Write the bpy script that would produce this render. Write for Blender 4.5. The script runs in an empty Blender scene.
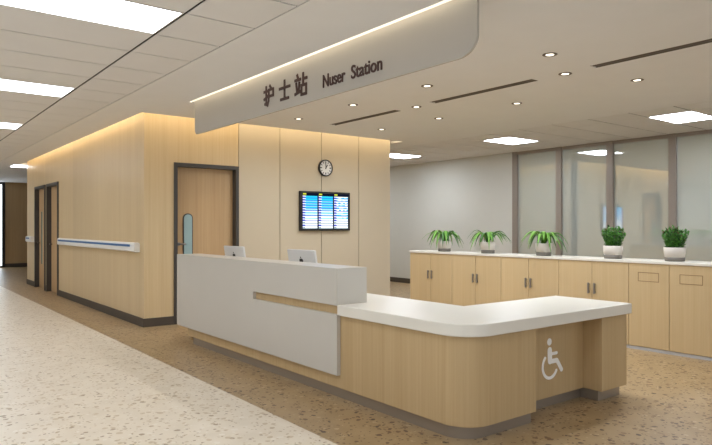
import bpy, bmesh, math, random
from mathutils import Vector, Matrix
random.seed(7)
C = bpy.context.scene
COL = C.collection

# ------------------------------------------------------------------ camera, world, exposure
cam_data = bpy.data.cameras.new('camera')
cam = bpy.data.objects.new('camera', cam_data)
COL.objects.link(cam)
cam.location = (0, 0, 1.4)
cam.rotation_euler = (math.pi / 2, 0, -math.atan(481 / 622))
cam_data.sensor_width = 36
cam_data.lens = 622 * 36 / 712
cam_data.shift_y = 4.5 / 712
cam_data.clip_start = 0.05
C.camera = cam

world = bpy.data.worlds.new('world')
C.world = world
world.use_nodes = True
world.node_tree.nodes['Background'].inputs[0].default_value = (0.84, 0.92, 1.0, 1)
world.node_tree.nodes['Background'].inputs[1].default_value = 0.75

C.view_settings.view_transform = 'Standard'
C.view_settings.look = 'None'
C.view_settings.gamma = 1
C.view_settings.use_curve_mapping = False
C.view_settings.exposure = 0.32
C.cycles.use_denoising = True
C.cycles.max_bounces = 10
C.cycles.diffuse_bounces = 6
C.cycles.glossy_bounces = 4
C.cycles.sample_clamp_indirect = 4
C.cycles.caustics_reflective = False
C.cycles.caustics_refractive = False

WINDOW_PANEL_LIGHT = 20   # panels along the glass wall, and the added lobby panel
PANEL_LIGHT = 7.5        # emission of the ceiling panels
COVE_LIGHT = 9.0        # emission of the LED strips in the coves
SLOT_LIGHT = 22.0
DOWN_LIGHT = 3.0
DOWN_WATT = 55.0         # power of each downlight
NEUTRAL = (0.91, 0.965, 1.05)
WARM = (1.0, 0.80, 0.52)
H = 2.95                 # ceiling height


# ------------------------------------------------------------------ materials
def lin(c):
    return tuple((v / 255 / 12.92) if v / 255 <= 0.04045 else ((v / 255 + 0.055) / 1.055) ** 2.4 for v in c)


def new_mat(name):
    m = bpy.data.materials.new(name)
    m.use_nodes = True
    return m, m.node_tree.nodes, m.node_tree.links, m.node_tree.nodes['Principled BSDF']


def plain(name, rgb, rough=0.5, metal=0.0, spec=0.5, bump=0.0, bscale=200, coat=0.0):
    m, n, l, b = new_mat(name)
    col = lin(rgb)
    noise = n.new('ShaderNodeTexNoise')
    noise.inputs['Scale'].default_value = 3.0
    noise.inputs['Detail'].default_value = 3
    tc = n.new('ShaderNodeTexCoord')
    l.new(tc.outputs['Object'], noise.inputs['Vector'])
    mix = n.new('ShaderNodeMix')
    mix.data_type = 'RGBA'
    mix.inputs[6].default_value = (*[c * 0.975 for c in col], 1)
    mix.inputs[7].default_value = (*[min(1, c * 1.025) for c in col], 1)
    l.new(noise.outputs['Fac'], mix.inputs[0])
    l.new(mix.outputs[2], b.inputs['Base Color'])
    b.inputs['Roughness'].default_value = rough
    b.inputs['Metallic'].default_value = metal
    b.inputs['Specular IOR Level'].default_value = spec
    b.inputs['Coat Weight'].default_value = coat
    b.inputs['Coat Roughness'].default_value = 0.03
    if bump:
        nb = n.new('ShaderNodeTexNoise')
        nb.inputs['Scale'].default_value = bscale
        l.new(tc.outputs['Object'], nb.inputs['Vector'])
        bp = n.new('ShaderNodeBump')
        bp.inputs['Strength'].default_value = bump
        bp.inputs['Distance'].default_value = 0.002
        l.new(nb.outputs['Fac'], bp.inputs['Height'])
        l.new(bp.outputs['Normal'], b.inputs['Normal'])
    return m


def wood(name, rgb_a, rgb_b, rough=0.42, panel=1.2, spec=0.35):
    """vertical grained veneer: streaks that run along Z, a slight tone change from sheet to sheet"""
    m, n, l, b = new_mat(name)
    tc = n.new('ShaderNodeTexCoord')

    def streak(sx, sz, det):
        mp = n.new('ShaderNodeMapping')
        mp.inputs['Scale'].default_value = (sx, sx, sz)
        l.new(tc.outputs['Object'], mp.inputs['Vector'])
        t = n.new('ShaderNodeTexNoise')
        t.inputs['Scale'].default_value = 1.0
        t.inputs['Detail'].default_value = det
        t.inputs['Roughness'].default_value = 0.6
        l.new(mp.outputs['Vector'], t.inputs['Vector'])
        return t
    t1, t2 = streak(9, 0.22, 3), streak(55, 0.9, 4)
    add = n.new('ShaderNodeMath')
    add.operation = 'MULTIPLY_ADD'
    add.inputs[1].default_value = 0.55
    l.new(t2.outputs['Fac'], add.inputs[0])
    sc = n.new('ShaderNodeMath')
    sc.operation = 'MULTIPLY'
    sc.inputs[1].default_value = 0.45
    l.new(t1.outputs['Fac'], sc.inputs[0])
    l.new(sc.outputs[0], add.inputs[2])
    rp = n.new('ShaderNodeValToRGB')
    rp.color_ramp.elements[0].position = 0.34
    rp.color_ramp.elements[1].position = 0.66
    rp.color_ramp.elements[0].color = (*lin(rgb_a), 1)
    rp.color_ramp.elements[1].color = (*lin(rgb_b), 1)
    l.new(add.outputs[0], rp.inputs[0])
    # sheet to sheet variation
    sep = n.new('ShaderNodeSeparateXYZ')
    l.new(tc.outputs['Object'], sep.inputs[0])
    s = n.new('ShaderNodeMath'); s.operation = 'ADD'
    l.new(sep.outputs[0], s.inputs[0]); l.new(sep.outputs[1], s.inputs[1])
    d = n.new('ShaderNodeMath'); d.operation = 'DIVIDE'; d.inputs[1].default_value = panel
    l.new(s.outputs[0], d.inputs[0])
    fl = n.new('ShaderNodeMath'); fl.operation = 'FLOOR'
    l.new(d.outputs[0], fl.inputs[0])
    wn = n.new('ShaderNodeTexWhiteNoise'); wn.noise_dimensions = '1D'
    l.new(fl.outputs[0], wn.inputs['W'])
    mr = n.new('ShaderNodeMapRange')
    mr.inputs['To Min'].default_value = 0.95
    mr.inputs['To Max'].default_value = 1.04
    l.new(wn.outputs['Value'], mr.inputs['Value'])
    hs = n.new('ShaderNodeHueSaturation')
    l.new(mr.outputs[0], hs.inputs['Value'])
    l.new(rp.outputs[0], hs.inputs['Color'])
    l.new(hs.outputs[0], b.inputs['Base Color'])
    b.inputs['Roughness'].default_value = rough
    b.inputs['Specular IOR Level'].default_value = spec
    return m


def terrazzo(name, base_a, base_b, chips, scale=26.0, amount=0.34, rough=0.3):
    m, n, l, b = new_mat(name)
    tc = n.new('ShaderNodeTexCoord')
    base = n.new('ShaderNodeTexNoise')
    base.inputs['Scale'].default_value = 5
    base.inputs['Detail'].default_value = 5
    l.new(tc.outputs['Object'], base.inputs['Vector'])
    rp = n.new('ShaderNodeValToRGB')
    rp.color_ramp.elements[0].position = 0.3
    rp.color_ramp.elements[1].position = 0.7
    rp.color_ramp.elements[0].color = (*lin(base_a), 1)
    rp.color_ramp.elements[1].color = (*lin(base_b), 1)
    l.new(base.outputs['Fac'], rp.inputs[0])
    prev = rp.outputs[0]
    warp = n.new('ShaderNodeTexNoise')
    warp.inputs['Scale'].default_value = 18
    l.new(tc.outputs['Object'], warp.inputs['Vector'])
    wm = n.new('ShaderNodeMix')
    wm.data_type = 'VECTOR'
    wm.inputs[0].default_value = 0.045
    l.new(tc.outputs['Object'], wm.inputs[4])
    l.new(warp.outputs['Color'], wm.inputs[5])
    for k, (sc, am, size) in enumerate(((scale, amount, 0.36), (scale * 2.2, amount * 0.8, 0.40))):
        v = n.new('ShaderNodeTexVoronoi')
        v.inputs['Scale'].default_value = sc
        l.new(wm.outputs[1], v.inputs['Vector'])
        sp = n.new('ShaderNodeSeparateColor')
        l.new(v.outputs['Color'], sp.inputs[0])
        lt = n.new('ShaderNodeMath'); lt.operation = 'LESS_THAN'; lt.inputs[1].default_value = am
        l.new(sp.outputs[0], lt.inputs[0])
        ds = n.new('ShaderNodeMath'); ds.operation = 'LESS_THAN'; ds.inputs[1].default_value = size
        l.new(v.outputs['Distance'], ds.inputs[0])
        mu = n.new('ShaderNodeMath'); mu.operation = 'MULTIPLY'
        l.new(lt.outputs[0], mu.inputs[0]); l.new(ds.outputs[0], mu.inputs[1])
        cr = n.new('ShaderNodeValToRGB')
        cr.color_ramp.interpolation = 'CONSTANT'
        el = cr.color_ramp.elements
        while len(el) < len(chips):
            el.new(0.5)
        for q, c in enumerate(chips):
            el[q].position = q / len(chips)
            el[q].color = (*lin(c), 1)
        l.new(sp.outputs[1], cr.inputs[0])
        mx = n.new('ShaderNodeMix'); mx.data_type = 'RGBA'
        l.new(mu.outputs[0], mx.inputs[0])
        l.new(prev, mx.inputs[6]); l.new(cr.outputs[0], mx.inputs[7])
        prev = mx.outputs[2]
    l.new(prev, b.inputs['Base Color'])
    b.inputs['Roughness'].default_value = rough
    b.inputs['Specular IOR Level'].default_value = 0.4
    return m


def emit(name, rgb, strength):
    m = bpy.data.materials.new(name)
    m.use_nodes = True
    n = m.node_tree.nodes
    n.clear()
    e = n.new('ShaderNodeEmission')
    e.inputs[0].default_value = (*rgb, 1)
    e.inputs[1].default_value = strength
    o = n.new('ShaderNodeOutputMaterial')
    m.node_tree.links.new(e.outputs[0], o.inputs[0])
    return m


M = {}
M['wall_wood'] = wood('oak veneer', (205, 180, 139), (215, 193, 154), 0.38, 1.2)
M['desk_wood'] = wood('desk oak veneer', (186, 158, 115), (198, 171, 129), 0.45, 1.6)
M['cab_wood'] = wood('cabinet oak veneer', (196, 170, 128), (206, 182, 141), 0.5, 0.47)
M['door_wood'] = wood('door veneer', (186, 153, 112), (200, 169, 128), 0.45, 2.0)
M['end_wood'] = wood('far wall veneer', (182, 154, 116), (194, 166, 128), 0.5, 0.6)
M['beige'] = plain('beige wall panel', (199, 185, 160), 0.5, spec=0.3)
M['plaster'] = plain('ceiling plaster', (236, 236, 237), 0.8, spec=0.2)
M['tile'] = plain('ceiling tile', (232, 231, 231), 0.75, spec=0.2)
M['grey_wall'] = plain('grey painted wall', (208, 208, 201), 0.7, spec=0.25)
M['joint'] = plain('dark joint', (40, 35, 31), 0.9)
M['dark_metal'] = plain('dark grey door metal', (72, 68, 64), 0.4, 0.3)
M['groove'] = plain('brown groove', (138, 108, 72), 0.7)
M['skirting'] = plain('dark skirting', (74, 65, 56), 0.5)
M['mullion'] = plain('grey bronze aluminium', (146, 136, 127), 0.45, 0.1)
M['white'] = plain('white solid surface', (196, 191, 182), 0.28, spec=0.45)
M['sign_board'] = plain('off white sign board', (182, 176, 167), 0.45, spec=0.3)
M['white_top'] = plain('white counter slab', (226, 221, 210), 0.3, spec=0.45)
M['plinth'] = plain('brushed metal plinth', (158, 146, 132), 0.35, 0.6)
M['light_plinth'] = plain('pale grey plinth', (196, 198, 202), 0.4, 0.2)
M['handle'] = plain('satin steel handle', (150, 146, 142), 0.3, 0.7)
M['symbol'] = plain('pale symbol vinyl', (248, 246, 242), 0.5)
M['letter'] = plain('dark brown lettering', (64, 36, 30), 0.5)
M['black'] = plain('black plastic', (24, 22, 21), 0.35)
M['clock_face'] = plain('clock face', (232, 230, 226), 0.5)
M['silver'] = plain('silver aluminium', (214, 213, 212), 0.4, 0.2)
M['rail'] = plain('white vinyl rail', (232, 231, 228), 0.4)
M['blue'] = plain('blue vinyl stripe', (28, 96, 158), 0.4)
M['pot'] = plain('pale stone pot', (206, 198, 188), 0.7, bump=0.3, bscale=90)
M['pot_base'] = plain('dark grey pot base', (112, 106, 98), 0.7)
M['soil'] = plain('potting soil', (58, 44, 32), 0.95, bump=0.8, bscale=120)
M['leaf_a'] = plain('spider plant leaf', (104, 158, 54), 0.45)
M['leaf_b'] = plain('spider plant dark leaf', (54, 108, 36), 0.45)
M['leaf_c'] = plain('succulent leaf', (72, 132, 46), 0.4)
M['leaf_d'] = plain('succulent dark leaf', (34, 84, 30), 0.4)
M['leaf_tip'] = plain('succulent reddish tip', (112, 62, 48), 0.45)
M['stem'] = plain('green stem', (70, 112, 48), 0.5)
M['vent'] = plain('dark vent slot', (112, 101, 90), 0.6)
M['vent_frame'] = plain('vent frame', (150, 140, 128), 0.6)
M['lamp_ring'] = plain('bronze lamp ring', (112, 100, 88), 0.5, 0.2)
M['trim_white'] = plain('white lamp trim', (225, 220, 212), 0.5)
M['floor_light'] = terrazzo('light terrazzo', (216, 204, 184), (226, 215, 197),
                            ((184, 164, 134), (196, 178, 150), (228, 219, 204), (166, 146, 120), (202, 184, 156)), 19, 0.36, 0.36)
M['floor_brown'] = terrazzo('brown terrazzo', (158, 133, 97), (171, 146, 109),
                            ((98, 72, 48), (118, 88, 58), (184, 162, 128), (74, 52, 34), (108, 80, 54)), 21, 0.32, 0.34)
M['panel_light'] = emit('lit ceiling panel', NEUTRAL, PANEL_LIGHT)
M['window_panel_light'] = emit('lit ceiling panel by the glass', NEUTRAL, WINDOW_PANEL_LIGHT)
M['cove_light'] = emit('warm cove LED', WARM, COVE_LIGHT)
M['slot_light'] = emit('sign slot LED', (1, 0.86, 0.62), SLOT_LIGHT)
M['down_light'] = emit('downlight lamp', (1, 0.9, 0.74), DOWN_LIGHT)
M['daylight'] = emit('daylight pane', (0.85, 0.94, 1.0), 2.6)
M['scr_cyan'] = emit('screen cyan', lin((40, 190, 236)), 1.15)
M['scr_blue'] = emit('screen blue', lin((38, 120, 226)), 1.1)
M['scr_pale'] = emit('screen pale blue', lin((150, 208, 248)), 1.15)
M['scr_white'] = emit('screen white', lin((244, 250, 255)), 1.2)
M['scr_line'] = emit('screen indigo line', lin((72, 84, 196)), 1.0)
M['scr_grey'] = emit('screen grey line', lin((140, 160, 170)), 1.0)
M['scr_dark'] = emit('screen dark', lin((16, 22, 40)), 1.0)
M['scr_yellow'] = emit('screen yellow', lin((196, 206, 60)), 1.0)


def glass_material():
    # pale frosted body behind a smooth, strongly reflecting front
    m, n, l, b = new_mat('frosted reflective glass')
    b.inputs['Base Color'].default_value = (*lin((182, 187, 180)), 1)
    b.inputs['Roughness'].default_value = 0.6
    b.inputs['Specular IOR Level'].default_value = 0.0
    g = n.new('ShaderNodeBsdfGlossy')
    g.inputs['Roughness'].default_value = 0.02
    g.inputs['Color'].default_value = (0.92, 0.96, 0.95, 1)
    mx = n.new('ShaderNodeMixShader')
    mx.inputs[0].default_value = 0.34
    l.new(b.outputs[0], mx.inputs[1])
    l.new(g.outputs[0], mx.inputs[2])
    l.new(mx.outputs[0], n['Material Output'].inputs['Surface'])
    return m


M['glass'] = glass_material()
m, n_, l_, b_ = new_mat('door vision glass')
b_.inputs['Base Color'].default_value = (*lin((150, 176, 176)), 1)
b_.inputs['Roughness'].default_value = 0.08
b_.inputs['Coat Weight'].default_value = 0.6
M['vision'] = m


# ------------------------------------------------------------------ mesh helpers
class MB:
    def __init__(self):
        self.bm = bmesh.new()
        self.mi = 0

    def _faces(self, vs, fs):
        v = [self.bm.verts.new(p) for p in vs]
        for f in fs:
            try:
                fc = self.bm.faces.new([v[i] for i in f])
                fc.material_index = self.mi
            except ValueError:
                pass
        return self

    def box(self, x0, x1, y0, y1, z0, z1):
        vs = [(x0, y0, z0), (x1, y0, z0), (x1, y1, z0), (x0, y1, z0), (x0, y0, z1), (x1, y0, z1), (x1, y1, z1), (x0, y1, z1)]
        return self._faces(vs, [(0, 3, 2, 1), (4, 5, 6, 7), (0, 1, 5, 4), (1, 2, 6, 5), (2, 3, 7, 6), (3, 0, 4, 7)])

    def prism(self, poly, a0, a1, axis='z'):
        def P(u, v, w):
            return {'z': (u, v, w), 'x': (w, u, v), 'y': (u, w, v)}[axis]
        n = len(poly)
        vs = [P(u, v, a0) for u, v in poly] + [P(u, v, a1) for u, v in poly]
        fs = [tuple(reversed(range(n))), tuple(range(n, 2 * n))]
        fs += [(i, (i + 1) % n, n + (i + 1) % n, n + i) for i in range(n)]
        return self._faces(vs, fs)

    def strip(self, outer, inner, a0, a1, axis='z'):
        """wall that follows an open path: outer and inner have the same number of points"""
        def P(p, w):
            u, v = p
            return {'z': (u, v, w), 'x': (w, u, v), 'y': (u, w, v)}[axis]
        n = len(outer)
        vs = [P(p, a0) for p in outer] + [P(p, a1) for p in outer] + [P(p, a0) for p in inner] + [P(p, a1) for p in inner]
        fs = []
        for i in range(n - 1):
            j = i + 1
            fs += [(i, j, n + j, n + i), (2 * n + j, 2 * n + i, 3 * n + i, 3 * n + j),
                   (n + i, n + j, 3 * n + j, 3 * n + i), (j, i, 2 * n + i, 2 * n + j)]
        e = n - 1
        fs += [(0, n, 3 * n, 2 * n), (n + e, e, 2 * n + e, 3 * n + e)]
        return self._faces(vs, fs)

    def lathe(self, prof, c, seg=28, axis='z'):
        rings = []
        for r, h in prof:
            ring = []
            for k in range(seg):
                a = 2 * math.pi * k / seg
                p = {'z': (r * math.cos(a), r * math.sin(a), h), 'y': (r * math.cos(a), h, r * math.sin(a)),
                     'x': (h, r * math.cos(a), r * math.sin(a))}[axis]
                ring.append(self.bm.verts.new((p[0] + c[0], p[1] + c[1], p[2] + c[2])))
            rings.append(ring)
        for a, b in zip(rings, rings[1:]):
            for k in range(seg):
                f = self.bm.faces.new([a[k], a[(k + 1) % seg], b[(k + 1) % seg], b[k]])
                f.material_index = self.mi
                f.smooth = True
        for ring in (rings[0], rings[-1]):
            f = self.bm.faces.new(ring)
            f.material_index = self.mi
        return self

    def tube(self, pts, r, seg=8, r1=None):
        pts = [Vector(p) for p in pts]
        rings = []
        for i, p in enumerate(pts):
            t = (pts[min(i + 1, len(pts) - 1)] - pts[max(i - 1, 0)]).normalized()
            up = Vector((0, 0, 1)) if abs(t.z) < 0.9 else Vector((1, 0, 0))
            a = t.cross(up).normalized()
            b = t.cross(a)
            rr = r if r1 is None else r + (r1 - r) * i / (len(pts) - 1)
            rings.append([self.bm.verts.new(p + a * rr * math.cos(2 * math.pi * k / seg) + b * rr * math.sin(2 * math.pi * k / seg)) for k in range(seg)])
        for a, b in zip(rings, rings[1:]):
            for k in range(seg):
                f = self.bm.faces.new([a[k], a[(k + 1) % seg], b[(k + 1) % seg], b[k]])
                f.material_index = self.mi
                f.smooth = True
        self.bm.faces.new(rings[0]); self.bm.faces.new(rings[-1])
        return self

    def build(self, name, mats, parent=None, bevel=0.0, segs=2):
        bmesh.ops.recalc_face_normals(self.bm, faces=self.bm.faces)
        me = bpy.data.meshes.new(name)
        off = parent_loc(parent) if parent else None
        if off is not None:
            bmesh.ops.translate(self.bm, verts=self.bm.verts, vec=-off)
        self.bm.to_mesh(me)
        self.bm.free()
        for m_ in (mats if isinstance(mats, (list, tuple)) else [mats]):
            me.materials.append(m_)
        o = bpy.data.objects.new(name, me)
        COL.objects.link(o)
        if parent:
            o.parent = parent
        if bevel:
            bv = o.modifiers.new('bevel', 'BEVEL')
            bv.width = bevel
            bv.segments = segs
            bv.limit_method = 'ANGLE'
            bv.angle_limit = math.radians(40)
        return o


def parent_loc(p):
    v = Vector((0, 0, 0))
    while p:
        v += p.location
        p = p.parent
    return v


def tag(o, label, cat, group=None, kind=None):
    o['label'] = label
    o['category'] = cat
    if group:
        o['group'] = group
    if kind:
        o['kind'] = kind
    return o


def thing(name, label, cat, loc=(0, 0, 0), group=None, kind=None):
    o = bpy.data.objects.new(name, None)
    COL.objects.link(o)
    o.location = loc
    o.empty_display_size = 0.1
    return tag(o, label, cat, group, kind)


def copy_tree(o, parent=None):
    c = o.copy()
    COL.objects.link(c)
    if parent:
        c.parent = parent
    for ch in list(o.children):
        copy_tree(ch, c)
    return c


def grid_plate(xs, ys, hole, z0, z1, mb=None):
    """slab over the cells of a grid, leaving out the cells for which hole(x, y) is true"""
    mb = mb or MB()
    for i in range(len(xs) - 1):
        for j in range(len(ys) - 1):
            cx_, cy_ = (xs[i] + xs[i + 1]) / 2, (ys[j] + ys[j + 1]) / 2
            if not hole(cx_, cy_):
                mb.box(xs[i], xs[i + 1], ys[j], ys[j + 1], z0, z1)
    return mb


# ------------------------------------------------------------------ the setting
XW, YW = 2.97, 8.68            # corridor face and front face of the wood-clad block
XR = 10.5                      # glass side
X_LEFT, Y_BACK, Y_END = -2.6, -3.2, 24.5
X_SEAM = 2.355                 # tile / plaster seam, and the border of the light floor
BX1, BY1 = 7.5, 17.1           # far corners of the block

f = MB()
f.box(X_LEFT, X_SEAM, Y_BACK, Y_END, -0.1, 0)
f.mi = 1
f.box(X_SEAM, XR + 0.2, Y_BACK, Y_END, -0.1, 0)
tag(f.build('floor', [M['floor_light'], M['floor_brown']]), 'terrazzo floor, pale strip along the corridor and brown speckled area around the counter', 'floor', kind='structure')

# plaster ceiling with the cove opening around the block, the sign slot and the three vent slots
VENTS = ((1.84, 3.36), (4.03, 5.555), (6.2, 7.7))
CV = (2.85, 7.59, 8.42, 17.3)          # opening of the cove around the block
SLOT = (3.08, 3.12, 2.76, 7.37)


def in_hole(x, y):
    if CV[0] < x < CV[1] and CV[2] < y < CV[3]:
        return True
    if SLOT[0] < x < SLOT[1] and SLOT[2] < y < SLOT[3]:
        return True
    return any(5.44 < x < 5.56 and a < y < b for a, b in VENTS)


xs = sorted({X_SEAM, CV[0], CV[1], SLOT[0], SLOT[1], 5.44, 5.56, 8.11})
ys = sorted({Y_BACK, CV[2], CV[3], SLOT[2], SLOT[3], 17.4, *[v for ab in VENTS for v in ab]})
cb = grid_plate(xs, ys, in_hole, H, H + 0.05)
cb.box(X_LEFT, XR + 0.2, 17.4, Y_END, H, H + 0.05)                 # plain ceiling at the far lobby
cb.box(X_LEFT, XR + 0.2, Y_BACK, Y_END, H + 0.28, H + 0.33)        # slab above
tag(cb.build('ceiling', M['plaster']), 'smooth plaster ceiling over the counter with a lit cove beside the wood block', 'ceiling', kind='structure')

# tiled ceilings: tiles laid with open joints over a dark backing
t = MB()
rows = [Y for Y in [4.327 + 0.617 * k for k in range(-12, 23)] if Y > Y_BACK and Y < 17.4]
ys_t = [Y_BACK] + rows + [17.4]
xs_t = [X_LEFT, -0.62, 0.585, 1.785, X_SEAM]
LIT_ROWS = [k for k in range(-12, 23) if k % 5 == 0]
lit_y = [4.327 + 0.617 * k for k in LIT_ROWS]
for i in range(4):
    for j in range(len(ys_t) - 1):
        if i in (0, 2) and any(abs(ys_t[j] - y) < 0.01 for y in lit_y):
            continue
        g = 0.008
        gx = 0.012 if i in (2, 3) else 0.007
        t.box(xs_t[i] + (0.010 if i == 3 else 0.004), xs_t[i + 1] - gx, ys_t[j] + g, ys_t[j + 1] - g, H, H + 0.006)
t.mi = 1
t.box(X_LEFT, X_SEAM, Y_BACK, 17.4, H + 0.0075, H + 0.012)
tag(t.build('ceiling_corridor', [M['tile'], M['joint']]), 'tiled ceiling over the corridor at the left', 'ceiling', kind='structure')

t = MB()
RY = [3.83 + 0.606 * k for k in range(-12, 30)]
RY = [y for y in RY if Y_BACK < y < 17.4]
ys_t = [Y_BACK] + RY + [17.4]
xs_t = [8.11, 8.63, 9.5, 10.3, XR + 0.1]
r_lit = [3.83 + 0.606 * k for k in (-10, -5, 0, 5, 10, 15)]
for i in range(4):
    for j in range(len(ys_t) - 1):
        if i == 1 and any(abs(ys_t[j] - y) < 0.01 for y in r_lit):
            continue
        t.box(xs_t[i] + 0.008, xs_t[i + 1] - 0.008, ys_t[j] + 0.013, ys_t[j + 1] - 0.013, H, H + 0.006)
t.mi = 1
t.box(8.11, XR + 0.1, Y_BACK, 17.4, H + 0.0075, H + 0.012)
tag(t.build('ceiling_window_side', [M['tile'], M['joint']]), 'tiled ceiling along the glass wall at the right', 'ceiling', kind='structure')

# wood-clad block: corridor side with two door openings
D1, D2, DH = (15.0, 16.1), (13.77, 14.83), 2.33
w = MB()
TOP = H + 0.27
for a, b in ((YW, D2[0]), (D2[1], D1[0]), (D1[1], BY1)):
    w.box(XW, XW + 0.2, a, b, 0, TOP)
w.box(XW, XW + 0.2, D2[0], D2[1], DH, TOP)
w.box(XW, XW + 0.2, D1[0], D1[1], DH, TOP)
tag(w.build('wall_corridor', M['wall_wood']), 'oak clad wall running down the corridor, with two doors', 'wall', kind='structure')
w = MB()
D3 = (3.40, 4.425)
w.box(XW + 0.2, D3[0], YW, YW + 0.2, 0, TOP)
w.box(D3[0], D3[1], YW, YW + 0.2, DH, TOP)
tag(w.build('wall_front', M['wall_wood']), 'oak clad wall around the door behind the counter', 'wall', kind='structure')
# beige panels behind the counter, with open joints
w = MB()
pj = [D3[1], 5.16, 5.97, 6.77, BX1]
for a, b in zip(pj, pj[1:]):
    w.box(a + 0.006, b - (0.006 if b < BX1 else 0), YW - 0.005, YW + 0.02, 0, TOP)
w.mi = 1
w.box(D3[1], BX1 - 0.002, YW + 0.02, YW + 0.2, 0, TOP)
tag(w.build('wall_back', [M['beige'], M['joint']]), 'cream panelled wall behind the counter with clock and screen', 'wall', kind='structure')
tag(MB().box(BX1 - 0.2, BX1, YW + 0.2, BY1, 0, TOP).build('wall_inner', M['beige']), 'cream side wall of the block facing the cabinets', 'wall', kind='structure')
tag(MB().box(XW + 0.2, BX1 - 0.2, BY1 - 0.2, BY1, 0, TOP).build('wall_rear', M['wall_wood']), 'far end wall of the wood clad block', 'wall', kind='structure')

# glass side: plain wall, then glazing
Y_G = 8.245
w = MB().box(XR, XR + 0.2, Y_G, Y_END, 0, H)
tag(w.build('wall_right', M['grey_wall']), 'plain grey wall beyond the cabinets, left of the glazing', 'wall', kind='structure')
gl = [8.245, 7.2, 6.14, 5.025, 3.93, 2.83, 1.73, 0.63]
for k in range(len(gl) - 1):
    y1, y0 = gl[k], gl[k + 1]
    wd = thing('window_%d' % (k + 1), ['glass panel next to the plain grey wall', 'second glass panel from the plain grey wall', 'glass panel reflecting the screen, behind the first bushy plant',
               'glass panel at the right edge, behind the second bushy plant'][k] if k < 4 else 'glass panel continuing beyond the right edge of the picture', 'window', (XR, (y0 + y1) / 2, 0), kind='structure')
    fr = MB()
    fr.box(XR - 0.02, XR + 0.1, y1 - 0.12, y1, 0, H)
    fr.box(XR, XR + 0.1, y0, y1 - 0.12, H - 0.06, H)
    fr.box(XR, XR + 0.1, y0, y1 - 0.12, 0, 0.1)
    fr.build('frame', M['mullion'], wd)
    MB().box(XR + 0.03, XR + 0.045, y0, y1 - 0.12, 0.1, H - 0.06).build('pane', M['glass'], wd)
tag(MB().box(XR, XR + 0.2, Y_BACK, gl[-1], 0, H).build('wall_right', M['grey_wall']), 'plain grey wall past the right end of the glazing', 'wall', kind='structure')

# far ends and the unseen sides that close the room
tag(MB().box(3.56, XR, Y_END, Y_END + 0.2, 0, H).build('wall_end', M['end_wood']), 'dim wood panelled wall at the far end of the corridor', 'wall', kind='structure')
tag(MB().box(X_LEFT, 2.3, Y_END, Y_END + 0.2, 0, H).build('wall_far', M['grey_wall']), 'plain wall at the far end, left of the bright window', 'wall', kind='structure')
wd = thing('window_8', 'bright dark framed window at the far end of the corridor', 'window', (2.9, Y_END, 0), kind='structure')
fr = MB()
fr.box(3.47, 3.56, Y_END - 0.05, Y_END + 0.1, 0, H)
fr.box(2.3, 2.38, Y_END - 0.05, Y_END + 0.1, 0, H)
fr.box(2.38, 3.47, Y_END - 0.05, Y_END + 0.1, 0, 0.06)
fr.box(2.38, 3.47, Y_END - 0.05, Y_END + 0.1, H - 0.08, H)
fr.build('frame', M['black'], wd)
MB().box(2.38, 3.47, Y_END + 0.02, Y_END + 0.05, 0.06, H - 0.08).build('pane', M['daylight'], wd)

tag(MB().box(X_LEFT - 0.2, X_LEFT, 4.5, Y_END, 0, H).build('wall_left', M['grey_wall']), 'plain corridor wall outside the picture at the left', 'wall', kind='structure')

# skirtings
def skirt(name, boxes, label):
    b = MB()
    for q in boxes:
        b.box(*q)
    tag(b.build(name, M['skirting']), label, 'baseboard', kind='structure')


S = 0.015
skirt('baseboard_corridor', [(XW - S, XW, YW - S, D2[0], 0, 0.12), (XW - S, XW, D2[1], D1[0], 0, 0.12), (XW - S, XW, D1[1], BY1, 0, 0.12)], 'dark skirting along the corridor side of the oak wall')
skirt('baseboard_front', [(XW, D3[0], YW - S, YW, 0, 0.12)], 'dark skirting left of the door behind the counter')
skirt('baseboard_back', [(D3[1], BX1, YW - S - 0.005, YW - 0.005, 0, 0.12)], 'dark skirting under the cream panelled wall')
skirt('baseboard_right', [(XR - S, XR, Y_G, Y_END, 0, 0.12)], 'dark skirting of the plain grey wall beyond the cabinets')
skirt('baseboard_end', [(3.56, XR - S, Y_END - S, Y_END, 0, 0.13)], 'dark skirting of the wall at the far end of the corridor')

# cove and slot LED strips (lamps of the place, tucked up behind the ceiling edge)
b = MB()
zl = H + 0.235
b.box(CV[0] - 0.07, CV[0] + 0.01, CV[2], CV[3], zl, zl + 0.02)
b.box(CV[0], CV[1], CV[2] - 0.07, CV[2] + 0.01, zl, zl + 0.02)
b.box(CV[1] - 0.01, CV[1] + 0.07, CV[2], CV[3], zl, zl + 0.02)
tag(b.build('trim_1', M['cove_light']), 'warm light strip hidden in the ceiling cove around the wood block', 'light strip', kind='structure')
b = MB()
b.box(SLOT[0] - 0.012, SLOT[0] + 0.020, SLOT[2] + 0.03, SLOT[3] - 0.02, H + 0.13, H + 0.145)
tag(b.build('trim_2', M['slot_light']), 'warm light strip hidden in the ceiling slot above the sign', 'light strip', kind='structure')


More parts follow.
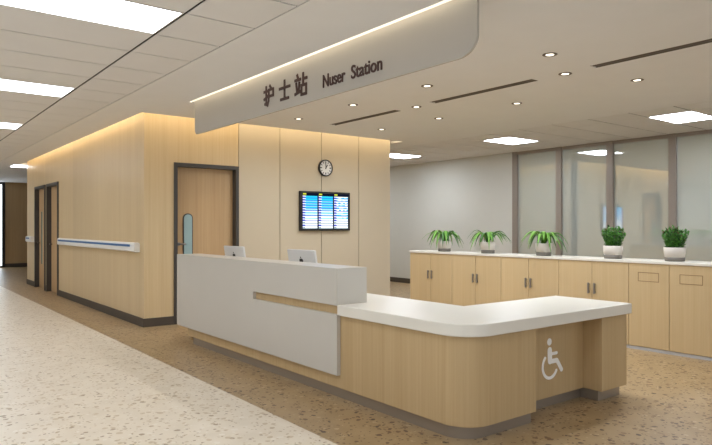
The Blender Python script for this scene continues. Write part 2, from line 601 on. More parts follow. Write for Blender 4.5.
# ------------------------------------------------------------------ doors
def corridor_door(name, ya, yb, label, vision):
    d = thing(name, label, 'door', (XW, (ya + yb) / 2, 0), kind='structure')
    fr = MB()
    fr.box(XW - 0.025, XW + 0.2, ya, ya + 0.05, 0, DH)
    fr.box(XW - 0.025, XW + 0.2, yb - 0.05, yb, 0, DH)
    fr.box(XW - 0.025, XW + 0.2, ya + 0.05, yb - 0.05, DH - 0.06, DH)
    fr.build('door_frame', M['dark_metal'], d)
    MB().box(XW + 0.07, XW + 0.115, ya + 0.05, yb - 0.05, 0.005, DH - 0.06).build('door_leaf', M['door_wood'], d)
    hb = MB()
    hb.tube([(XW + 0.07, yb - 0.14, 1.03), (XW + 0.02, yb - 0.14, 1.03), (XW + 0.02, yb - 0.27, 1.03)], 0.011)
    hb.build('door_handle', M['black'], d)
    if vision:
        MB().box(XW + 0.063, XW + 0.07, yb - 0.40, yb - 0.30, 0.55, 1.75).build('vision_panel', M['vision'], d)
    return d


corridor_door('door_1', D1[0], D1[1], 'farther of the two corridor doors, with a tall narrow glass strip', True)
corridor_door('door_2', D2[0], D2[1], 'nearer of the two corridor doors in a dark frame', False)

d = thing('door_3', 'wood door with rounded glass slit in a dark frame behind the counter', 'door', ((D3[0] + D3[1]) / 2, YW, 0), kind='structure')
fr = MB()
fr.box(D3[0], D3[0] + 0.05, YW - 0.02, YW + 0.2, 0, DH)
fr.box(D3[1] - 0.05, D3[1], YW - 0.02, YW + 0.2, 0, DH)
fr.box(D3[0] + 0.05, D3[1] - 0.05, YW - 0.02, YW + 0.2, DH - 0.055, DH)
fr.build('door_frame', M['dark_metal'], d)
MB().box(D3[0] + 0.05, D3[1] - 0.05, YW + 0.10, YW + 0.145, 0.005, DH - 0.055).build('door_leaf', M['door_wood'], d)


def arch_poly(x0, x1, z0, z1, r, n=8):
    pts = [(x0, z0), (x1, z0)]
    for k in range(n + 1):
        a = math.pi / 2 * k / n
        pts.append((x1 - r + r * math.cos(a), z1 - r + r * math.sin(a)))
    for k in range(n + 1):
        a = math.pi / 2 + math.pi / 2 * k / n
        pts.append((x0 + r + r * math.cos(a), z1 - r + r * math.sin(a)))
    return pts


vp = MB().prism(arch_poly(3.575, 3.725, 0.75, 1.60, 0.07), YW + 0.088, YW + 0.10, 'y').build('vision_frame', M['dark_metal'], d)
MB().prism(arch_poly(3.589, 3.711, 0.765, 1.586, 0.058), YW + 0.083, YW + 0.088, 'y').build('vision_pane', M['vision'], vp)
hb = MB()
hb.lathe([(0.026, 0), (0.026, -0.012)], (3.51, YW + 0.10, 1.15), 16, 'y')
hb.tube([(3.51, YW + 0.09, 1.15), (3.51, YW + 0.045, 1.15), (3.60, YW + 0.045, 1.15)], 0.011)
hb.build('door_handle', M['handle'], d)


# ------------------------------------------------------------------ handrails
def rail(y0, y1, label):
    r = thing('handrail', label, 'handrail', (XW, (y0 + y1) / 2, 1.04), group='handrails on the corridor wall')
    prof = [(XW - 0.0, 1.045), (XW - 0.06, 1.045), (XW - 0.085, 1.06), (XW - 0.085, 1.15), (XW - 0.075, 1.175), (XW - 0.03, 1.178), (XW, 1.165)]
    # profile in X-Z swept along Y
    MB().prism(prof, y0 + 0.05, y1 - 0.05, 'y').build('rail_body', M['rail'], r)
    for a, b2 in ((y0, y0 + 0.05), (y1 - 0.05, y1)):
        big = [(XW, 1.041), (XW - 0.06, 1.041), (XW - 0.089, 1.058), (XW - 0.089, 1.152), (XW - 0.077, 1.178), (XW - 0.03, 1.181), (XW, 1.168)]
        MB().prism(big, a, b2, 'y').build('end_cap', M['rail'], r, 0.008)
    MB().box(XW - 0.088, XW - 0.084, y0 + 0.18, y1 - 0.05, 1.118, 1.150).build('blue_stripe', M['blue'], r)


rail(8.84, 13.5, 'long white handrail with a blue stripe on the oak wall, nearest the counter')
rail(16.2, 16.82, 'short white handrail stub with blue stripe beyond the farther corridor door')

# ------------------------------------------------------------------ reception counter
XF, YF = 2.96, 2.68                   # outer edges of the low slab
RC = (3.21, 2.93)                     # centre of its rounded corner
cn = thing('reception_counter', 'L-shaped nurse counter, white raised front and oak low wing with wheelchair symbol', 'counter', (3.6, 4.8, 0))


def arc(off, n=36):
    rx, ry = RC[0] - XF - off, RC[1] - YF - off
    return [(RC[0] - rx * math.cos(math.pi / 2 * k / n), RC[1] - ry * math.sin(math.pi / 2 * k / n)) for k in range(n + 1)]


ZS0, ZS1, ZW = 0.684, 0.768, 0.088
YB0, YB1 = 4.079, 7.453               # white raised block along the front
XB1 = 3.268
XE = 4.965
slab = [(XF, YB0)] + arc(0) + [(XE, YF), (XE, 3.41), (3.726, 3.41), (3.726, YB1 - 0.03), (XB1 - 0.04, YB1 - 0.03), (XB1 - 0.04, YB0)]
MB().prism(slab, ZS0, ZS1).build('countertop', M['white_top'], cn, 0.006)
# oak front that follows the curve
o1 = [(XF + 0.035, 7.2)] + arc(0.035) + [(3.718, YF + 0.035)]
o2 = [(XF + 0.085, 7.2)] + arc(0.085) + [(3.718, YF + 0.085)]
MB().strip(o1, o2, ZW, ZS0).build('front_panel', M['desk_wood'], cn)
# recess for wheelchair users, end pillar
MB().box(3.67, 4.575, 2.883, 2.92, ZW, ZS0).build('recess_panel', M['desk_wood'], cn)
MB().box(3.686, 3.718, YF + 0.086, 2.882, ZW, ZS0).build('side_panel', M['desk_wood'], cn)
MB().box(4.575, 4.95, YF + 0.038, 3.38, ZW, ZS0).build('end_pillar', M['desk_wood'], cn, 0.002)
MB().box(3.1, 3.70, 7.34, 7.38, 0, ZS0).build('side_panel', M['desk_wood'], cn)
MB().box(3.68, 3.72, 3.42, 7.33, 0.60, ZS0 - 0.001).build('rear_apron', M['desk_wood'], cn)


# plinth set back under the oak
def parc(r_, n=14):
    return [(3.21 - r_ * math.cos(math.pi / 2 * k / n), 2.945 - r_ * math.sin(math.pi / 2 * k / n)) for k in range(n + 1)]


p1 = [(3.022, 7.1)] + parc(0.188) + [(3.715, 2.757), (3.715, 2.928), (4.60, 2.928), (4.60, 2.768), (4.925, 2.768), (4.925, 3.34)]
p2 = [(3.052, 7.1)] + parc(0.158) + [(3.685, 2.787), (3.685, 2.958), (4.63, 2.958), (4.63, 2.798), (4.895, 2.798), (4.895, 3.34)]
MB().strip(p1, p2, 0, ZW - 0.0005).build('plinth', M['plinth'], cn)
# raised white front: one folded shell with an open groove cut into it
GY, GZ0, GZ1 = 5.494, 0.688, 0.762
wf = MB()
XI = XF + 0.034
ZB, ZT0, ZT1 = 0.194, 1.022, 1.063
wf.box(XF, XI, GY, YB1, ZB, ZT0)                     # face left of the groove
wf.box(XF, XI, YB0, GY, ZB, GZ0)                     # face under the groove
wf.box(XF, XI, YB0, GY, GZ1, ZT0)                    # face above the groove
wf.box(XF, XB1, YB0, YB1, ZT0, ZT1)                  # top
wf.box(XI, XB1, YB0, YB0 + 0.03, ZS1, ZT0)           # near end, standing on the slab
wf.box(XI, XB1, YB1 - 0.03, YB1, ZS1, ZT0)           # far end
wf.box(XB1 - 0.025, XB1, YB0 + 0.03, YB1 - 0.03, ZS1, ZT0)
bmesh.ops.remove_doubles(wf.bm, verts=wf.bm.verts, dist=1e-5)
wf.build('raised_front', M['white'], cn)
MB().box(XI + 0.001, XI + 0.015, YB0 + 0.001, GY + 0.02, GZ0, GZ1).build('groove_strip', M['desk_wood'], cn)

# wheelchair symbol on the recess panel
sy = MB()
YS0, YS1 = [2.881], 2.883
IX, IZ = 0.026, -0.005


def layer():
    YS0[0] -= 0.00003
    return YS0[0]


def disc(cx, cz, r, n=24, rz=None):
    cx, cz = cx + IX, cz + IZ
    sy.prism([(cx + r * math.cos(2 * math.pi * k / n), cz + (rz or r) * math.sin(2 * math.pi * k / n)) for k in range(n)], layer(), YS1, 'y')


def stroke(pts, wdt):
    for (a, b), (c, d_) in zip(pts, pts[1:]):
        L = math.hypot(c - a, d_ - b)
        nx, nz = -(d_ - b) / L * wdt / 2, (c - a) / L * wdt / 2
        a, b, c, d_ = a + IX, b + IZ, c + IX, d_ + IZ
        sy.prism([(a + nx, b + nz), (c + nx, d_ + nz), (c - nx, d_ - nz), (a - nx, b - nz)], layer(), YS1, 'y')
    for a, b in pts:
        disc(a, b, wdt / 2, 16)


disc(4.088, 0.519, 0.028)
stroke([(4.092, 0.452), (4.096, 0.372)], 0.054)
stroke([(4.105, 0.424), (4.182, 0.424)], 0.024)
stroke([(4.09, 0.366), (4.185, 0.366), (4.246, 0.286)], 0.036)
wc = (4.094, 0.332)
wpts = [(wc[0] + 0.092 * math.cos(math.radians(a)), wc[1] + 0.092 * math.sin(math.radians(a))) for a in range(132, 336, 8)]
stroke(wpts, 0.024)
sy.build('accessibility_symbol', M['symbol'], cn)


# ------------------------------------------------------------------ monitors on the counter
def make_monitor(loc, label, rz):
    mt = thing('computer_monitor', label, 'monitor', (0, 0, 0), group='computer monitors on the counter')
    b = MB()
    W, Hh, T = 0.262, 0.347, 0.014
    ti = math.radians(9)

    def tilt(o):
        o.location = (0, 0, 0.05)
        o.rotation_euler = (0, -ti, 0)
    c = MB().box(-T, T, -W, W, 0, Hh).build('casing', M['silver'], mt, 0.006)
    tilt(c)
    s = MB().box(T, T + 0.003, -W + 0.015, W - 0.015, 0.075, Hh - 0.015).build('screen', M['black'], c)
    # dark round emblem with a leaf and a bite on the back
    lg = MB()
    for cy, cz, r in ((-0.013, 0.283, 0.022), (0.013, 0.283, 0.022), (0.0, 0.272, 0.026)):
        lg.lathe([(r, -T - 0.002), (r, -T)], (0, cy, cz), 20, 'x')
    lg.prism([(-0.004, 0.308), (0.012, 0.311), (0.014, 0.328), (0.0, 0.324)], -T - 0.002, -T, 'x')
    lg.build('emblem', M['black'], c)
    MB().box(-0.055, -0.040, -0.085, 0.085, 0.008, 0.17).build('stand_neck', M['silver'], mt, 0.004)
    MB().box(-0.07, 0.12, -0.095, 0.095, 0, 0.009).build('stand_foot', M['silver'], mt, 0.003)
    mt.location = loc
    mt.rotation_euler = (0, 0, rz)
    return mt


make_monitor((3.60, 5.53, ZS1), 'silver monitor seen from behind, right of the two on the counter', 0)
make_monitor((3.60, 7.08, ZS1), 'silver monitor seen from behind, left of the two, in front of the door', 0)

# ------------------------------------------------------------------ storage cabinets
XC, XCB = 6.9, 7.30
ys_c = [7.48, 6.55, 5.62, 4.695, 3.765]
cab_lab = ['two-door oak cabinet at the far left end of the row, under a spider plant',
           'second two-door oak cabinet from the far left end of the row, under a spider plant',
           'third two-door oak cabinet from the far left end, under the rightmost spider plant',
           'two-door oak cabinet beside the first slotted cabinet, under the left bushy plant']


def door_leaf(y0, y1, parent, handle_y=None):
    dl = MB().box(XC, XC + 0.018, y0 + 0.003, y1 - 0.003, 0.04, 0.983).build('door', M['cab_wood'], parent)
    if handle_y is not None:
        hb = MB()
        hb.box(XC - 0.024, XC - 0.014, handle_y - 0.010, handle_y + 0.010, 0.592, 0.722)
        hb.box(XC - 0.014, XC, handle_y - 0.007, handle_y + 0.007, 0.605, 0.62)
        hb.box(XC - 0.014, XC, handle_y - 0.007, handle_y + 0.007, 0.694, 0.709)
        hb.build('handle', M['handle'], dl)
    return dl


def carcass(y0, y1, cb):
    b = MB()
    b.box(XC + 0.02, XCB, y0 + 0.001, y1 - 0.001, 0.035, 0.985)
    b.build('carcass', M['cab_wood'], cb)
    MB().box(XC + 0.008, XCB - 0.02, y0 + 0.001, y1 - 0.001, 0, 0.034).build('plinth', M['light_plinth'], cb)


for k in range(4):
    y1, y0 = ys_c[k], ys_c[k + 1]
    cb = thing('storage_cabinet', cab_lab[k], 'cabinet', (XC + 0.2, (y0 + y1) / 2, 0), group='low oak cabinets in front of the glazing')
    carcass(y0, y1, cb)
    mid = (y0 + y1) / 2
    door_leaf(y0, mid, cb, mid - 0.040)
    door_leaf(mid, y1, cb, mid + 0.040)
bin_y = [3.765, 3.30, 2.835, 2.37]
bin_lab = ['narrow oak cabinet with slot outline, left of the two slotted ones', 'narrow oak cabinet with slot outline, at the right edge of the picture',
           'narrow oak cabinet with slot outline, past the right edge of the picture']
for k in range(3):
    y1, y0 = bin_y[k], bin_y[k + 1]
    cb = thing('slot_cabinet', bin_lab[k], 'cabinet', (XC + 0.2, (y0 + y1) / 2, 0), group='low oak cabinets in front of the glazing')
    carcass(y0, y1, cb)
    dl = door_leaf(y0, y1, cb)
    fl = MB()
    c0, c1, z0, z1, g = (y0 + y1) / 2 - 0.12, (y0 + y1) / 2 + 0.12, 0.782, 0.886, 0.006
    fl.box(XC - 0.0015, XC, c0, c1, z0, z0 + g); fl.box(XC - 0.0015, XC, c0, c1, z1 - g, z1)
    fl.box(XC - 0.0015, XC, c0, c0 + g, z0 + g, z1 - g); fl.box(XC - 0.0015, XC, c1 - g, c1, z0 + g, z1 - g)
    fl.build('slot_outline', M['groove'], dl)
tag(MB().box(XC - 0.01, XCB + 0.02, 2.36, 7.495, 0.986, 1.018).build('worktop', M['white_top'], None, 0.004), 'long white worktop lying across the row of low oak cabinets', 'worktop')


# ------------------------------------------------------------------ plants
def pot(parent, r, h, band):
    MB().lathe([(r * 0.90, band), (r * 0.97, h * 0.6), (r, h), (r * 0.93, h), (r * 0.90, h - 0.02), (r * 0.3, h - 0.021)], (0, 0, 0), 32).build('pot', M['pot'], parent)
    MB().lathe([(r * 0.84, 0), (r * 0.90, 0.006), (r * 0.905, band)], (0, 0, 0), 32).build('pot_base', M['pot_base'], parent)
    MB().lathe([(r * 0.89, h - 0.0205), (r * 0.6, h - 0.012), (r * 0.2, h - 0.010)], (0, 0, 0), 24).build('soil', M['soil'], parent)


def blade(mb, az, L, rise, droop, wdt, z0, r0, n=9):
    """arching strap leaf with a shallow keel"""
    d = Vector((math.cos(az), math.sin(az), 0))
    s = Vector((-math.sin(az), math.cos(az), 0))
    rows = []
    for k in range(n + 1):
        t_ = k / n
        rr = r0 + L * (t_ ** 0.85)
        z = z0 + rise * math.sin(math.pi * min(1, t_ * 0.95) ** 0.8) - droop * t_ ** 2.6
        w_ = wdt * (0.55 + 0.75 * math.sin(math.pi * min(1, 0.15 + 0.75 * t_))) * (1 - t_ ** 4) * 0.6 + 0.001
        c = d * rr + Vector((0, 0, z))
        rows.append([mb.bm.verts.new(c - s * w_ + Vector((0, 0, w_ * 0.35))), mb.bm.verts.new(c), mb.bm.verts.new(c + s * w_ + Vector((0, 0, w_ * 0.35)))])
    for a, b2 in zip(rows, rows[1:]):
        for q in (0, 1):
            f_ = mb.bm.faces.new([a[q], a[q + 1], b2[q + 1], b2[q]])
            f_.material_index = mb.mi
            f_.smooth = True


def spider_plant(loc, label, seed):
    rnd = random.Random(seed)
    p = thing('spider_plant', label, 'potted plant', (0, 0, 0), group='potted plants on the cabinets')
    pot(p, 0.108, 0.165, 0.048)
    fo = MB()
    n = 25
    for k in range(n):
        fo.mi = 0 if rnd.random() < 0.6 else 1
        az = 2 * math.pi * k / n + rnd.uniform(-0.15, 0.15)
        blade(fo, az, rnd.uniform(0.24, 0.36), rnd.uniform(0.13, 0.18), rnd.choice((rnd.uniform(-0.04, 0.04), rnd.uniform(0.04, 0.13))), rnd.uniform(0.022, 0.031), 0.15, 0.008)
    for k in range(9):
        fo.mi = rnd.choice((0, 1))
        blade(fo, rnd.uniform(0, 6.28), rnd.uniform(0.07, 0.14), rnd.uniform(0.12, 0.16), rnd.uniform(0.0, 0.03), 0.018, 0.15, 0.006)
    o = fo.build('foliage', [M['leaf_a'], M['leaf_b']], p)
    so = o.modifiers.new('thickness', 'SOLIDIFY'); so.thickness = 0.0015
    p.location = loc
    return p


def succulent(loc, label, seed):
    rnd = random.Random(seed)
    p = thing('succulent_plant', label, 'potted plant', (0, 0, 0), group='potted plants on the cabinets')
    pot(p, 0.114, 0.155, 0.044)
    st, fo = MB(), MB()

    def leaf(base, d, L, w_, mi):
        d = d.normalized()
        s = d.cross(Vector((0, 0, 1)))
        s = s.normalized() if s.length > 0.05 else Vector((1, 0, 0))
        nrm = s.cross(d)
        pts = [base, base + d * L * 0.5 + s * w_ + nrm * 0.004, base + d * L, base + d * L * 0.5 - s * w_ + nrm * 0.004, base + d * L * 0.5 - nrm * 0.006]
        v = [fo.bm.verts.new(q) for q in pts]
        for fidx in ((0, 1, 4), (1, 2, 4), (2, 3, 4), (3, 0, 4), (0, 3, 2, 1)):
            f_ = fo.bm.faces.new([v[i] for i in fidx])
            f_.material_index = mi
    for k in range(46):
        a = k * 2.39996
        q = math.sqrt((k + 0.5) / 46)
        r0 = 0.075 * q
        lean = 0.062 * q
        hh = rnd.uniform(0.14, 0.24) * (1 - 0.18 * q * q)
        b0 = Vector((r0 * math.cos(a), r0 * math.sin(a), 0.14))
        tip = b0 + Vector((lean * math.cos(a), lean * math.sin(a), hh))
        st.tube([b0, (b0 + tip) / 2 + Vector((0, 0, 0.01)), tip], 0.004, 5, 0.002)
        for j in range(13):
            t_ = 0.04 + 0.96 * j / 12
            c = b0.lerp(tip, t_)
            an = j * 2.4 + k
            up = 0.5 + 1.2 * t_
            dd = Vector((math.cos(an), math.sin(an), up))
            leaf(c, dd, rnd.uniform(0.034, 0.046), 0.014, rnd.choice((0, 0, 1)))
        leaf(tip - Vector((0, 0, 0.01)), Vector((rnd.uniform(-0.2, 0.2), rnd.uniform(-0.2, 0.2), 1)), 0.035, 0.009, 2 if rnd.random() < 0.45 else 0)
    st.build('stems', M['stem'], p)
    fo.build('foliage', [M['leaf_c'], M['leaf_d'], M['leaf_tip']], p)
    p.location = loc
    return p


ZT = 1.018
spider_plant((7.055, 6.86, ZT), 'leftmost of the three spider plants in stone pots', 3)
spider_plant((7.06, 5.99, ZT), 'middle one of the three spider plants in stone pots', 11)
spider_plant((7.055, 5.03, ZT), 'rightmost of the three spider plants, in front of a window post', 23)
succulent((7.08, 4.06, ZT), 'bushy succulent in pale pot, on the two-door cabinets below the reflected screen', 5)
succulent((7.08, 3.325, ZT), 'bushy succulent in pale pot, above the slotted cabinets', 17)

# ------------------------------------------------------------------ wall clock and information screen
ck = thing('wall_clock', 'round black rimmed clock on the cream wall above the screen', 'clock', (6.04, YW - 0.006, 2.40))
YC = YW - 0.006
MB().lathe([(0.142, 0), (0.142, -0.035), (0.136, -0.042), (0.124, -0.042), (0.122, -0.022)], (6.04, YC, 2.40), 48, 'y').build('rim', M['black'], ck)
MB().lathe([(0.123, -0.023), (0.123, -0.027)], (6.04, YC, 2.40), 40, 'y').build('face', M['clock_face'], ck)
for k in range(12):
    tk = MB()
    a = 2 * math.pi * k / 12
    u, v = math.sin(a), math.cos(a)
    r0, r1, hw = (0.084, 0.112, 0.0065) if k % 3 else (0.078, 0.112, 0.009)
    tk.prism([(6.04 + u * r0 + v * hw, 2.40 + v * r0 - u * hw), (6.04 + u * r1 + v * hw, 2.40 + v * r1 - u * hw),
              (6.04 + u * r1 - v * hw, 2.40 + v * r1 + u * hw), (6.04 + u * r0 - v * hw, 2.40 + v * r0 + u * hw)], YC - 0.0285, YC - 0.027, 'y')
    tk.build('hour_mark', M['black'], ck)


def hand(ang, L, hw, name, yy):
    u, v = math.sin(ang), math.cos(ang)
    hb = MB()
    hb.prism([(6.04 - u * 0.02 + v * hw, 2.40 - v * 0.02 - u * hw), (6.04 + u * L + v * hw, 2.40 + v * L - u * hw),
              (6.04 + u * L - v * hw, 2.40 + v * L + u * hw), (6.04 - u * 0.02 - v * hw, 2.40 - v * 0.02 + u * hw)], yy - 0.002, yy, 'y')
    hb.build(name, M['black'], ck)


hand(math.radians(32), 0.062, 0.008, 'hour_hand', YC - 0.030)
hand(math.radians(-4), 0.095, 0.006, 'minute_hand', YC - 0.033)

tv = thing('information_screen', 'black framed wall screen with rows of blue and white listings', 'screen', (6.03, YW, 1.67))
x0, x1, z0, z1 = 5.515, 6.54, 1.338, 1.995
YT = YW - 0.006
MB().box(x0, x1, YT - 0.05, YT, z0, z1).build('housing', M['black'], tv, 0.004)
sc = MB()
ym = ['scr_dark', 'scr_cyan', 'scr_blue', 'scr_pale', 'scr_white', 'scr_line', 'scr_yellow', 'scr_grey']
ix = {k: i for i, k in enumerate(ym)}
ax0, ax1, az0, az1 = x0 + 0.04, x1 - 0.03, z0 + 0.032, z1 - 0.03


def patch(a0, a1, c0, c1, mname, lift=0.0):
    sc.mi = ix[mname]
    y = YT - 0.0505 - lift
    sc._faces([(a0, y, c0), (a1, y, c0), (a1, y, c1), (a0, y, c1)], [(0, 1, 2, 3)])


patch(ax0, ax1, az0, az1, 'scr_dark')
rs = random.Random(4)
cw = (ax1 - ax0) / 3
for c in range(3):
    u0, u1 = ax0 + c * cw + 0.006, ax0 + (c + 1) * cw - 0.022
    patch(u0 + 0.005, u0 + 0.07, az1 - 0.030, az1 - 0.006, 'scr_yellow', 0.001)
    n = 13
    top = az1 - 0.048
    dz = (top - az0) / n
    for r in range(n):
        zt = top - r * dz
        main = 'scr_cyan' if r < 5 else ('scr_pale' if r < 8 else 'scr_white')
        line = 'scr_blue' if r < 5 else ('scr_line' if r % 2 else 'scr_cyan')
        if r >= 10:
            line = 'scr_line' if r % 2 else 'scr_grey'
        if c == 2 and r < 8:
            main = 'scr_pale'
        zm = zt - dz * 0.30
        patch(u0, u0 + 0.06, zm, zt, 'scr_white', 0.001)
        patch(u0 + 0.06, u1, zm, zt, 'scr_white' if r > 5 or c == 2 else ('scr_cyan' if r < 2 else 'scr_pale'), 0.001)
        patch(u0, u0 + 0.05, zt - dz * 0.98, zm, 'scr_line' if r < 9 else line, 0.001)
        if c == 2 and r < 9:
            q = u0 + 0.05
            while q < u1 - 0.01:
                e = min(u1, q + rs.uniform(0.03, 0.06))
                patch(q, e, zt - dz * 0.7, zm, rs.choice(('scr_pale', 'scr_white', 'scr_cyan')), 0.001)
                q = e
        else:
            patch(u0 + 0.05, u1, zt - dz * 0.7, zm, main, 0.001)
        patch(u0 + 0.05, u1, zt - dz * 0.98, zt - dz * 0.7, line, 0.001)
sc.build('display', [M[k] for k in ym], tv)

# ------------------------------------------------------------------ hanging sign
XS0, XS1 = SLOT[1], SLOT[1] + 0.022
ya, yb, za, zb = 2.739, 7.29, 2.538, H
sg = thing('hanging_sign', 'long white ceiling sign board with rounded lower corners and dark brown lettering', 'sign', ((XS0 + XS1) / 2, 5.0, za))
poly = [(ya, zb)]
for k in range(11):
    a = math.pi + math.pi / 2 * k / 10
    poly.append((ya + 0.17 + 0.17 * math.cos(a), za + 0.13 + 0.13 * math.sin(a)))
for k in range(9):
    a = 1.5 * math.pi + math.pi / 2 * k / 8
    poly.append((yb - 0.07 + 0.07 * math.cos(a), za + 0.07 + 0.07 * math.sin(a)))
poly.append((yb, zb))
MB().prism(poly, XS0 + 0.001, XS1, 'x').build('board', M['sign_board'], sg)


def text_mesh(name, body, size, bold, mat, parent, ytarget0, ytarget1, z_lo, z_hi, xpos):
    """letters as a solid mesh on the board: fitted between ytarget0 (left) and ytarget1 and z_lo, z_hi"""
    cu = bpy.data.curves.new(name, 'FONT')
    cu.body = body
    cu.size = size
    cu.offset = bold
    cu.extrude = 0.004
    ob = bpy.data.objects.new(name, cu)
    COL.objects.link(ob)
    dg = bpy.context.evaluated_depsgraph_get()
    me = bpy.data.meshes.new_from_object(ob.evaluated_get(dg))
    bpy.data.objects.remove(ob)
    vx = [v.co.x for v in me.vertices]; vy = [v.co.y for v in me.vertices]
    lx, hx, ly, hy = min(vx), max(vx), min(vy), max(vy)
    off = parent_loc(parent)
    for v in me.vertices:
        u = (v.co.x - lx) / (hx - lx)
        w_ = (v.co.y - ly) / (hy - ly)
        v.co = Vector((xpos - v.co.z, ytarget0 + (ytarget1 - ytarget0) * u, z_lo + (z_hi - z_lo) * w_)) - off
    me.materials.clear()
    me.materials.append(mat)
    o = bpy.data.objects.new(name, me)
    COL.objects.link(o)
    o.parent = parent
    return o


XT = XS0 - 0.003
GLYPHS = {
    'hu': [[(.02, .76), (.42, .76)], [(.23, 1), (.23, .06), (.10, .10)], [(.02, .36), (.42, .50)], [(.62, 1), (.72, .88)],
           [(.50, .42), (.50, .80), (.96, .80), (.96, .46), (.50, .46), (.47, .22), (.36, .0)]],
    'shi': [[(.50, 1), (.50, .05)], [(.0, .64), (1, .64)], [(.12, .05), (.88, .05)]],
    'zhan': [[(.18, 1), (.24, .86)], [(.0, .77), (.46, .77)], [(.09, .62), (.15, .28)], [(.37, .62), (.31, .26)], [(.0, .12), (.46, .20)],
             [(.70, 1), (.70, .46)], [(.70, .75), (1, .75)], [(.55, .46), (.96, .46), (.96, .03), (.55, .03), (.55, .46)]],
}


def character(key, y_left, y_right, z_lo, z_hi, wd=0.027):
    """strokes laid one on another like cut letters, each a hair thicker than the last"""
    mb = MB()
    top = XT - 0.002
    def Q(p):
        return (y_left + (y_right - y_left) * p[0], z_lo + (z_hi - z_lo) * p[1])
    for st_ in GLYPHS[key]:
        pts = [Q(p) for p in st_]
        for (a, b), (c, d_) in zip(pts, pts[1:]):
            L = math.hypot(c - a, d_ - b)
            ux, uz = (c - a) / L * wd * 0.4, (d_ - b) / L * wd * 0.4
            nx, nz = -(d_ - b) / L * wd / 2, (c - a) / L * wd / 2
            top -= 0.00004
            mb.prism([(a - ux + nx, b - uz + nz), (c + ux + nx, d_ + uz + nz), (c + ux - nx, d_ + uz - nz), (a - ux - nx, b - uz - nz)], top, XS0 + 0.001, 'x')
    return mb.build('character', M['letter'], sg)


character('hu', 5.555, 5.365, 2.620, 2.808)
character('shi', 5.25, 5.065, 2.626, 2.808)
character('zhan', 4.965, 4.77, 2.618, 2.815)
text_mesh('word', 'Nuser', 0.15, 0.0015, M['letter'], sg, 4.505, 4.18, 2.622, 2.735, XT)
text_mesh('word', 'Station', 0.15, 0.0015, M['letter'], sg, 4.095, 3.70, 2.622, 2.735, XT)

# ------------------------------------------------------------------ ceiling lights and vents
lb_left = {0: 'large lit ceiling panel nearest the viewer over the corridor, at the top left corner', 5: 'second lit ceiling panel from the viewer over the corridor',
           10: 'third lit ceiling panel from the viewer over the corridor', 15: 'fourth lit ceiling panel from the viewer, far down the corridor', 20: 'fifth lit ceiling panel, farthest down the corridor'}


def ceiling_panel(x0, x1, y0, y1, label, group, name='ceiling_light', lit='panel_light'):
    p = thing(name, label, 'ceiling light', ((x0 + x1) / 2, (y0 + y1) / 2, H), group=group)
    fr = MB()
    e = 0.012
    fr.box(x0, x1, y0, y0 + e, H - 0.002, H + 0.0074); fr.box(x0, x1, y1 - e, y1, H - 0.002, H + 0.0074)
    fr.box(x0, x0 + e, y0 + e, y1 - e, H - 0.002, H + 0.0074); fr.box(x1 - e, x1, y0 + e, y1 - e, H - 0.002, H + 0.0074)
    fr.build('frame', M['trim_white'], p)
    MB().box(x0 + e, x1 - e, y0 + e, y1 - e, H + 0.001, H + 0.007).build('diffuser', M[lit], p)
    return p


for k in LIT_ROWS:
    y = 4.327 + 0.617 * k
    if not (Y_BACK < y < 16.7):
        continue
    ceiling_panel(0.59, 1.772, y + 0.003, y + 0.614, lb_left.get(k, 'lit ceiling panel over the corridor, behind the viewpoint'), 'long light panels over the corridor')
    ceiling_panel(X_LEFT + 0.8, -0.63, y + 0.003, y + 0.614, 'lit ceiling panel over the corridor, outside the picture at the left', 'long light panels outside the picture at the left')
for k, y in zip((-10, -5, 0, 5, 10, 15), r_lit):
    if y > 17 or y < Y_BACK:
        continue
    ceiling_panel(8.64, 9.49, y + 0.005, y + 0.60, {0: 'square lit ceiling panel at the right edge, near the glass wall', 5: 'square lit ceiling panel near the left end of the glass wall',
                  10: 'square lit ceiling panel over the plain grey wall, beside the cream wall'}.get(k, 'square lit ceiling panel by the glass wall, out of sight'), 'square light panels along the glass wall', lit='window_panel_light')
p = thing('ceiling_light', 'small lit panel in the plain ceiling at the far end of the corridor', 'ceiling light', (3.0, 17.65, H))
MB().box(2.74, 3.4, 17.44, 17.98, H - 0.014, H - 0.003).build('diffuser', M['panel_light'], p)
MB().box(2.72, 3.42, 17.42, 18.0, H - 0.003, H).build('frame', M['trim_white'], p)

ceiling_panel(4.3, 5.5, 22.2, 22.82, 'added unseen panel brightening the far lobby, out of sight behind the wood block', 'added light panels in the far lobby', lit='window_panel_light')  # added out of view to brighten the end wall of the lobby

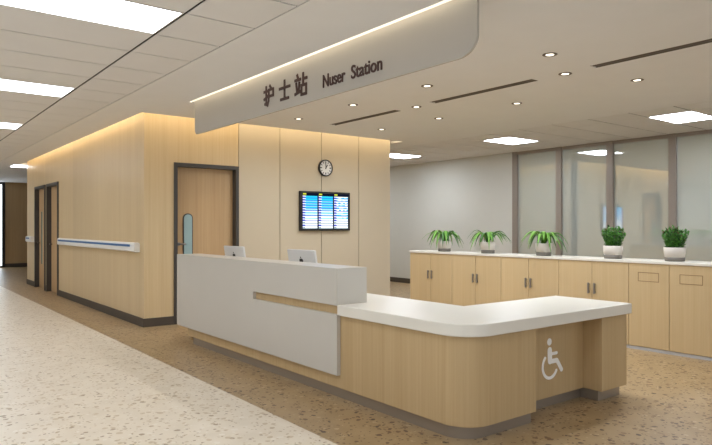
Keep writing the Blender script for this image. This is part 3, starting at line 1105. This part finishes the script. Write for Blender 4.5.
dl_rows = ((4.795, (3.354, 4.923, 6.263, 7.544), 'in the row nearest the sign'), (5.52, (3.68, 5.865), 'between two vent slots'), (6.355, (3.373, 4.927, 6.289, 7.554), 'in the row farthest from the sign'))
ordn = ('nearest the viewer', 'second from the viewer', 'third from the viewer', 'farthest, by the cream wall')
for X_, ys_, where in dl_rows:
    for q, y in enumerate(ys_):
        wh = ordn[q] if len(ys_) == 4 else ('the nearer one', 'the farther one')[q]
        p = thing('downlight', 'small round recessed downlight %s, %s' % (where, wh), 'downlight', (X_, y, H), group='round downlights in the plaster ceiling')
        MB().lathe([(0.066, -0.0005), (0.066, -0.004), (0.060, -0.007), (0.044, -0.007), (0.034, -0.002)], (X_, y, H), 24).build('trim_ring', M['lamp_ring'], p)
        MB().lathe([(0.036, -0.003), (0.036, -0.0045)], (X_, y, H), 24).build('lamp', M['down_light'], p)
        sp = bpy.data.lights.new('downlight_beam', 'SPOT')
        sp.energy = DOWN_WATT
        sp.color = (0.90, 0.965, 1.04)
        sp.spot_size = math.radians(165)
        sp.spot_blend = 1.0
        sp.shadow_soft_size = 0.04
        so = bpy.data.objects.new('downlight_beam', sp)
        COL.objects.link(so)
        so.parent = p
        so.location = (0, 0, -0.02)

vlab = ('dark slot vent in the plaster ceiling, nearest the viewer', 'middle of the three dark slot vents in the plaster ceiling', 'dark slot vent in the plaster ceiling, farthest, partly behind the sign')
for (a, b2), lab in zip(VENTS, vlab):
    v = thing('ceiling_vent', lab, 'vent', (5.5, (a + b2) / 2, H), group='slot vents in the plaster ceiling')
    MB().box(5.441, 5.559, a + 0.001, b2 - 0.001, H + 0.010, H + 0.016).build('backing', M['vent'], v)
    fr = MB()
    fr.box(5.441, 5.452, a + 0.001, b2 - 0.001, H + 0.001, H + 0.0099); fr.box(5.548, 5.559, a + 0.001, b2 - 0.001, H + 0.001, H + 0.0099)
    fr.box(5.497, 5.503, a + 0.001, b2 - 0.001, H + 0.004, H + 0.0099)
    fr.build('blade', M['vent'], v)
